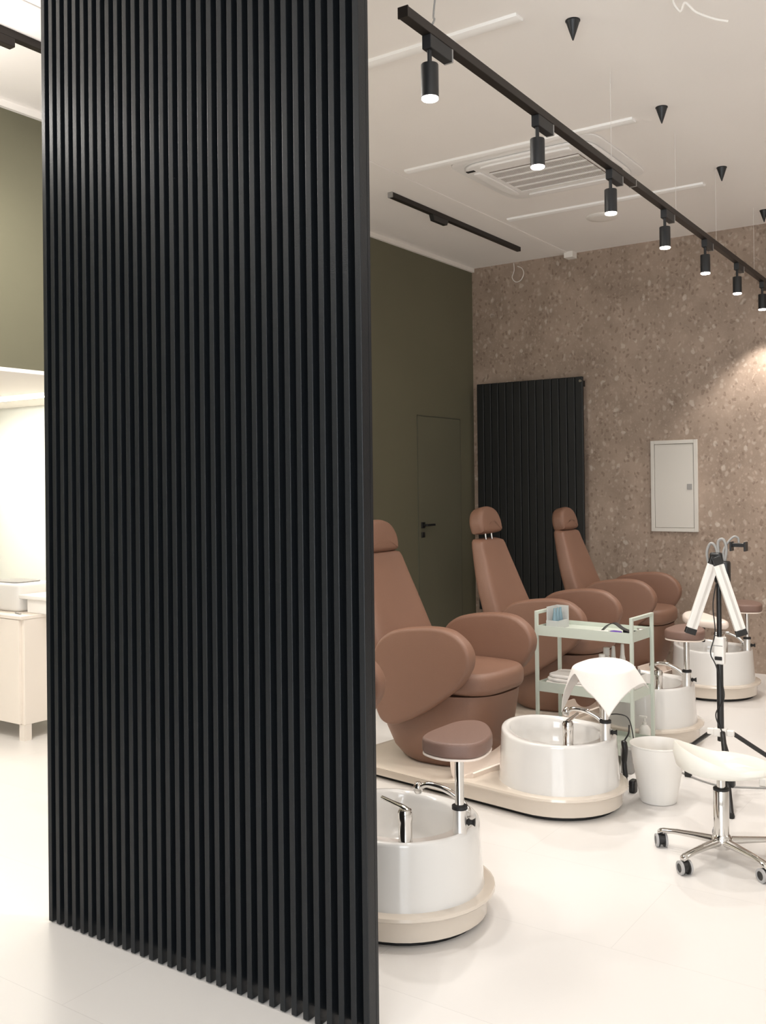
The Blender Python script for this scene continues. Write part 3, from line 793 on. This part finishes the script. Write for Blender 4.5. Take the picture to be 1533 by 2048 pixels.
obj('clamp_line', B(-.027, .02, -.0205, -.0195, .69, .694), 'greyplug', ch)
obj('pivot_block', S(sup(.02, 0, .036, .03, 28, 4), 1.0, 1.11, .012), 'bplastic', ls, smooth=40)
obj('pivot_top', S(sup(-.01, 0, .03, .022, 28, 4), 1.08, 1.15, .012), 'bplastic', ls, smooth=40)
# two folded light bars (hanging from the pivot)
for (dx, dz, y0, wd) in ((-.135, -.355, -.035, 'left'), (.12, -.34, -.04, 'right')):
    p0 = Vector((-.005 if dx < 0 else .0, y0, 1.125)); p1 = p0+Vector((dx*.823, dx*.3, dz))
    t = (p1-p0).normalized(); a = Vector((.823, .568, 0)); a = (a-t*a.dot(t)).normalized(); b_ = t.cross(a)
    def prism(m0, m1, hw, th, mk, nm, par, off=Vector((0, 0, 0)), bev=.003):
        bm = bmesh.new()
        R = [[p0+t*L_+a*x+b_*y+off for x, y in ((-hw, -th), (hw, -th), (hw, th), (-hw, th))] for L_ in (m0, m1)]
        rings(bm, R); return obj(nm, bm, mk, par, bevel=bev)
    br_ = prism(.035, .365, .026, .011, 'white', 'light_bar', ls)
    br_['label'] = wd+' folded light bar with silver face'
    prism(.035, .365, .006, .0005, 'brushed', 'silver_strip', br_, b_*(-.0115 if b_.y > 0 else .0115)+a*.004, 0)
    prism(-.005, .035, .024, .012, 'bplastic', 'end_cap', br_)
    prism(.365, .395, .027, .012, 'bplastic', 'end_cap', br_)
def gn(name, pts, r):
    return obj(name, T(spline(pts, 8), r, n=10), 'greyplug', ls, smooth=60)
gn('gooseneck', [(.03, 0, 1.10), (.04, 0, 1.17), (.025, 0, 1.215), (.0, 0, 1.20), (.005, 0, 1.12)], .007)
gn('gooseneck', [(-.045, 0, 1.08), (-.055, 0, 1.15), (-.035, 0, 1.195), (-.01, 0, 1.17), (.0, 0, 1.10)], .007)
gn('gooseneck', [(.03, 0, 1.10), (.025, 0, 1.155), (.045, .01, 1.20), (.07, .02, 1.228), (.088, .03, 1.222), (.092, .03, 1.198)], .0055)
bm = bmesh.new(); box(bm, .062, .122, .015, .045, 1.178, 1.196); box(bm, .054, .063, .0, .05, 1.158, 1.204); box(bm, .121, .130, .0, .05, 1.158, 1.204)
obj('phone_clamp', bm, 'bplastic', ls, bevel=.002)
obj('power_cord', T(spline([(.005, -.02, 1.05), (-.02, -.03, .9), (-.012, -.03, .76), (-.034, -.035, .66), (-.012, -.03, .60), (.018, -.02, .5), (.022, -.02, .43), (-.018, -.018, .35), (.02, -.03, .26), (.06, -.06, .15), (.075, -.1, .06), (.04, -.14, .008)], 8), .003, n=8), 'bplastic', ls, smooth=60)

# ------------------------------------------------------------------ small things around the trolley foot
g = thing('soap_dispenser', 'white pump bottle standing behind the trolley front right leg', 'bottle', (-1.895, 5.275, 0))
obj('body', Lz([(.03, 0), (.032, .006), (.032, .13), (.02, .15), (.012, .155)], n=28), 'white', g, smooth=40)
bm = bmesh.new(); lathe(bm, [(.011, .155), (.011, .17), (.004, .172), (.004, .195)], n=16); box(bm, -.03, .012, -.006, .006, .193, .203); obj('pump', bm, 'white', g, smooth=40)
o = obj('hand_tool', T(spline([(-1.775, 4.72, .285), (-1.78, 4.72, .24), (-1.80, 4.715, .20), (-1.795, 4.71, .16), (-1.80, 4.71, .10), (-1.79, 4.70, .03), (-1.785, 4.70, .002)], 6), [.004]*12+[.015]*12+[.013]*7+[.008]*6, n=12), 'bplastic', smooth=50)
tag(o, 'black corded device standing on end between the second basin and white bin', 'device')
o = obj('power_adapter', B(-1.87, -1.81, 4.84, 4.89, 0, .13), 'greyplug', bevel=.006)
tag(o, 'grey power adapter box on the floor behind the second basin', 'power adapter')
o = obj('plug_block', S(sup(0, 0, .016, .026, 24, 4), 0, .06, .008), 'bplastic', smooth=40, loc=(-1.705, 4.575, .0))
tag(o, 'black plug lying on the floor left of the white bin', 'plug')
o = obj('thin_cable', T(spline([(-1.93, 4.80, .30), (-1.86, 4.79, .315), (-1.80, 4.78, .30), (-1.775, 4.78, .2), (-1.76, 4.78, .1), (-1.75, 4.79, .005)], 8), .003, n=8), 'bplastic', smooth=60)
tag(o, 'thin black cable hanging behind the bin beside the trolley leg', 'cable')
o = obj('floor_cable', T(spline([(-1.618, 5.011, .005), (-1.50, 4.93, .005), (-1.38, 4.885, .005), (-1.25, 4.93, .005), (-1.0, 5.05, .005), (-.7, 5.1, .005)], 8), .004, n=8), 'greyplug', smooth=60)
tag(o, 'grey cable lying across the white floor behind the saddle stool', 'cable')
o = obj('small_clip', B(-1.575, -1.54, 4.95, 4.97, .0, .05), 'bplastic', bevel=.004)
tag(o, 'small black clip on the floor between bin and saddle stool', 'clip')
o = obj('white_plug', B(-1.22, -1.17, 4.99, 5.04, .0, .04), 'white', bevel=.005)
tag(o, 'white plug on the floor right of the lamp stand', 'plug')

# ------------------------------------------------------------------ side room furniture
cb = thing('sideboard', 'white low cabinet on square legs in the bright side room', 'cabinet', (-5.08, 3.563, 0))
obj('carcass', B(-1.6, 0, .004, .52, .095, .725), 'cabw', cb, bevel=.002)
obj('door', B(-.80, -.026, -.016, .004, .10, .722), 'cabw', cb, bevel=.002)
obj('door', B(-1.59, -.805, -.016, .004, .10, .722), 'cabw', cb, bevel=.002)
obj('worktop', B(-1.62, .004, -.02, .53, .725, .745), 'cabw', cb, bevel=.002)
for a in (-.05, -1.59):
    for b_ in (.0, .46): obj('leg', B(a, a+.05, b_, b_+.05, 0, .095), 'cabw', cb)
pr = thing('printer', 'white rounded appliance at the left end of the white cabinet', 'appliance', (-5.46, 3.80, .745))
obj('body', S(sup(0, 0, .19, .14, 44, 6), 0, .17, .02), 'white', pr, smooth=50)
obj('lid', S(sup(-.02, 0, .13, .10, 36, 6), .17, .178, .004), 'greyplug', pr, smooth=50)
o = thing('storage_case', 'white box near the right end of the cabinet top', 'box', (-5.08, 3.80, .745))
obj('body', B(-.13, .11, -.12, .12, 0, .085), 'white', o, bevel=.006)
obj('lid', B(-.19, .15, -.14, .14, .085, .11), 'white', o, bevel=.006)
o = obj('pen', T([(-5.24, 3.62, .750), (-5.16, 3.60, .750)], .005, n=8), 'greyplug', smooth=40)
tag(o, 'dark pen lying on the front edge of the cabinet top', 'pen')
led = thing('led_strip', 'bright white linear lamp on the side room ceiling', 'linear lamp', (-5.9, 4.04, OZ))
obj('profile', B(-1.4, 1.2, -.03, .03, -.012, 0.01), 'plaster', led)
obj('diffuser', B(-1.39, 1.19, -.024, .024, -.016, -.012), 'led', led)
a_ = area('led_light', (-6.0, 4.04, OZ-.03), (-6.0, 4.04, 0), 2.5, .05, 16, (1, .94, .85))
spot('side_room_spot_light', (-5.9, 2.5, OZ-.05), (-5.85, 4.6, 1.5), 150, 70, (1, .97, .90), .8)
a_ = area('side_room_lamp_light', (-6.0, 2.2, OZ-.02), (-6.0, 2.2, 0), 1.2, .8, 12, (1, .94, .86))
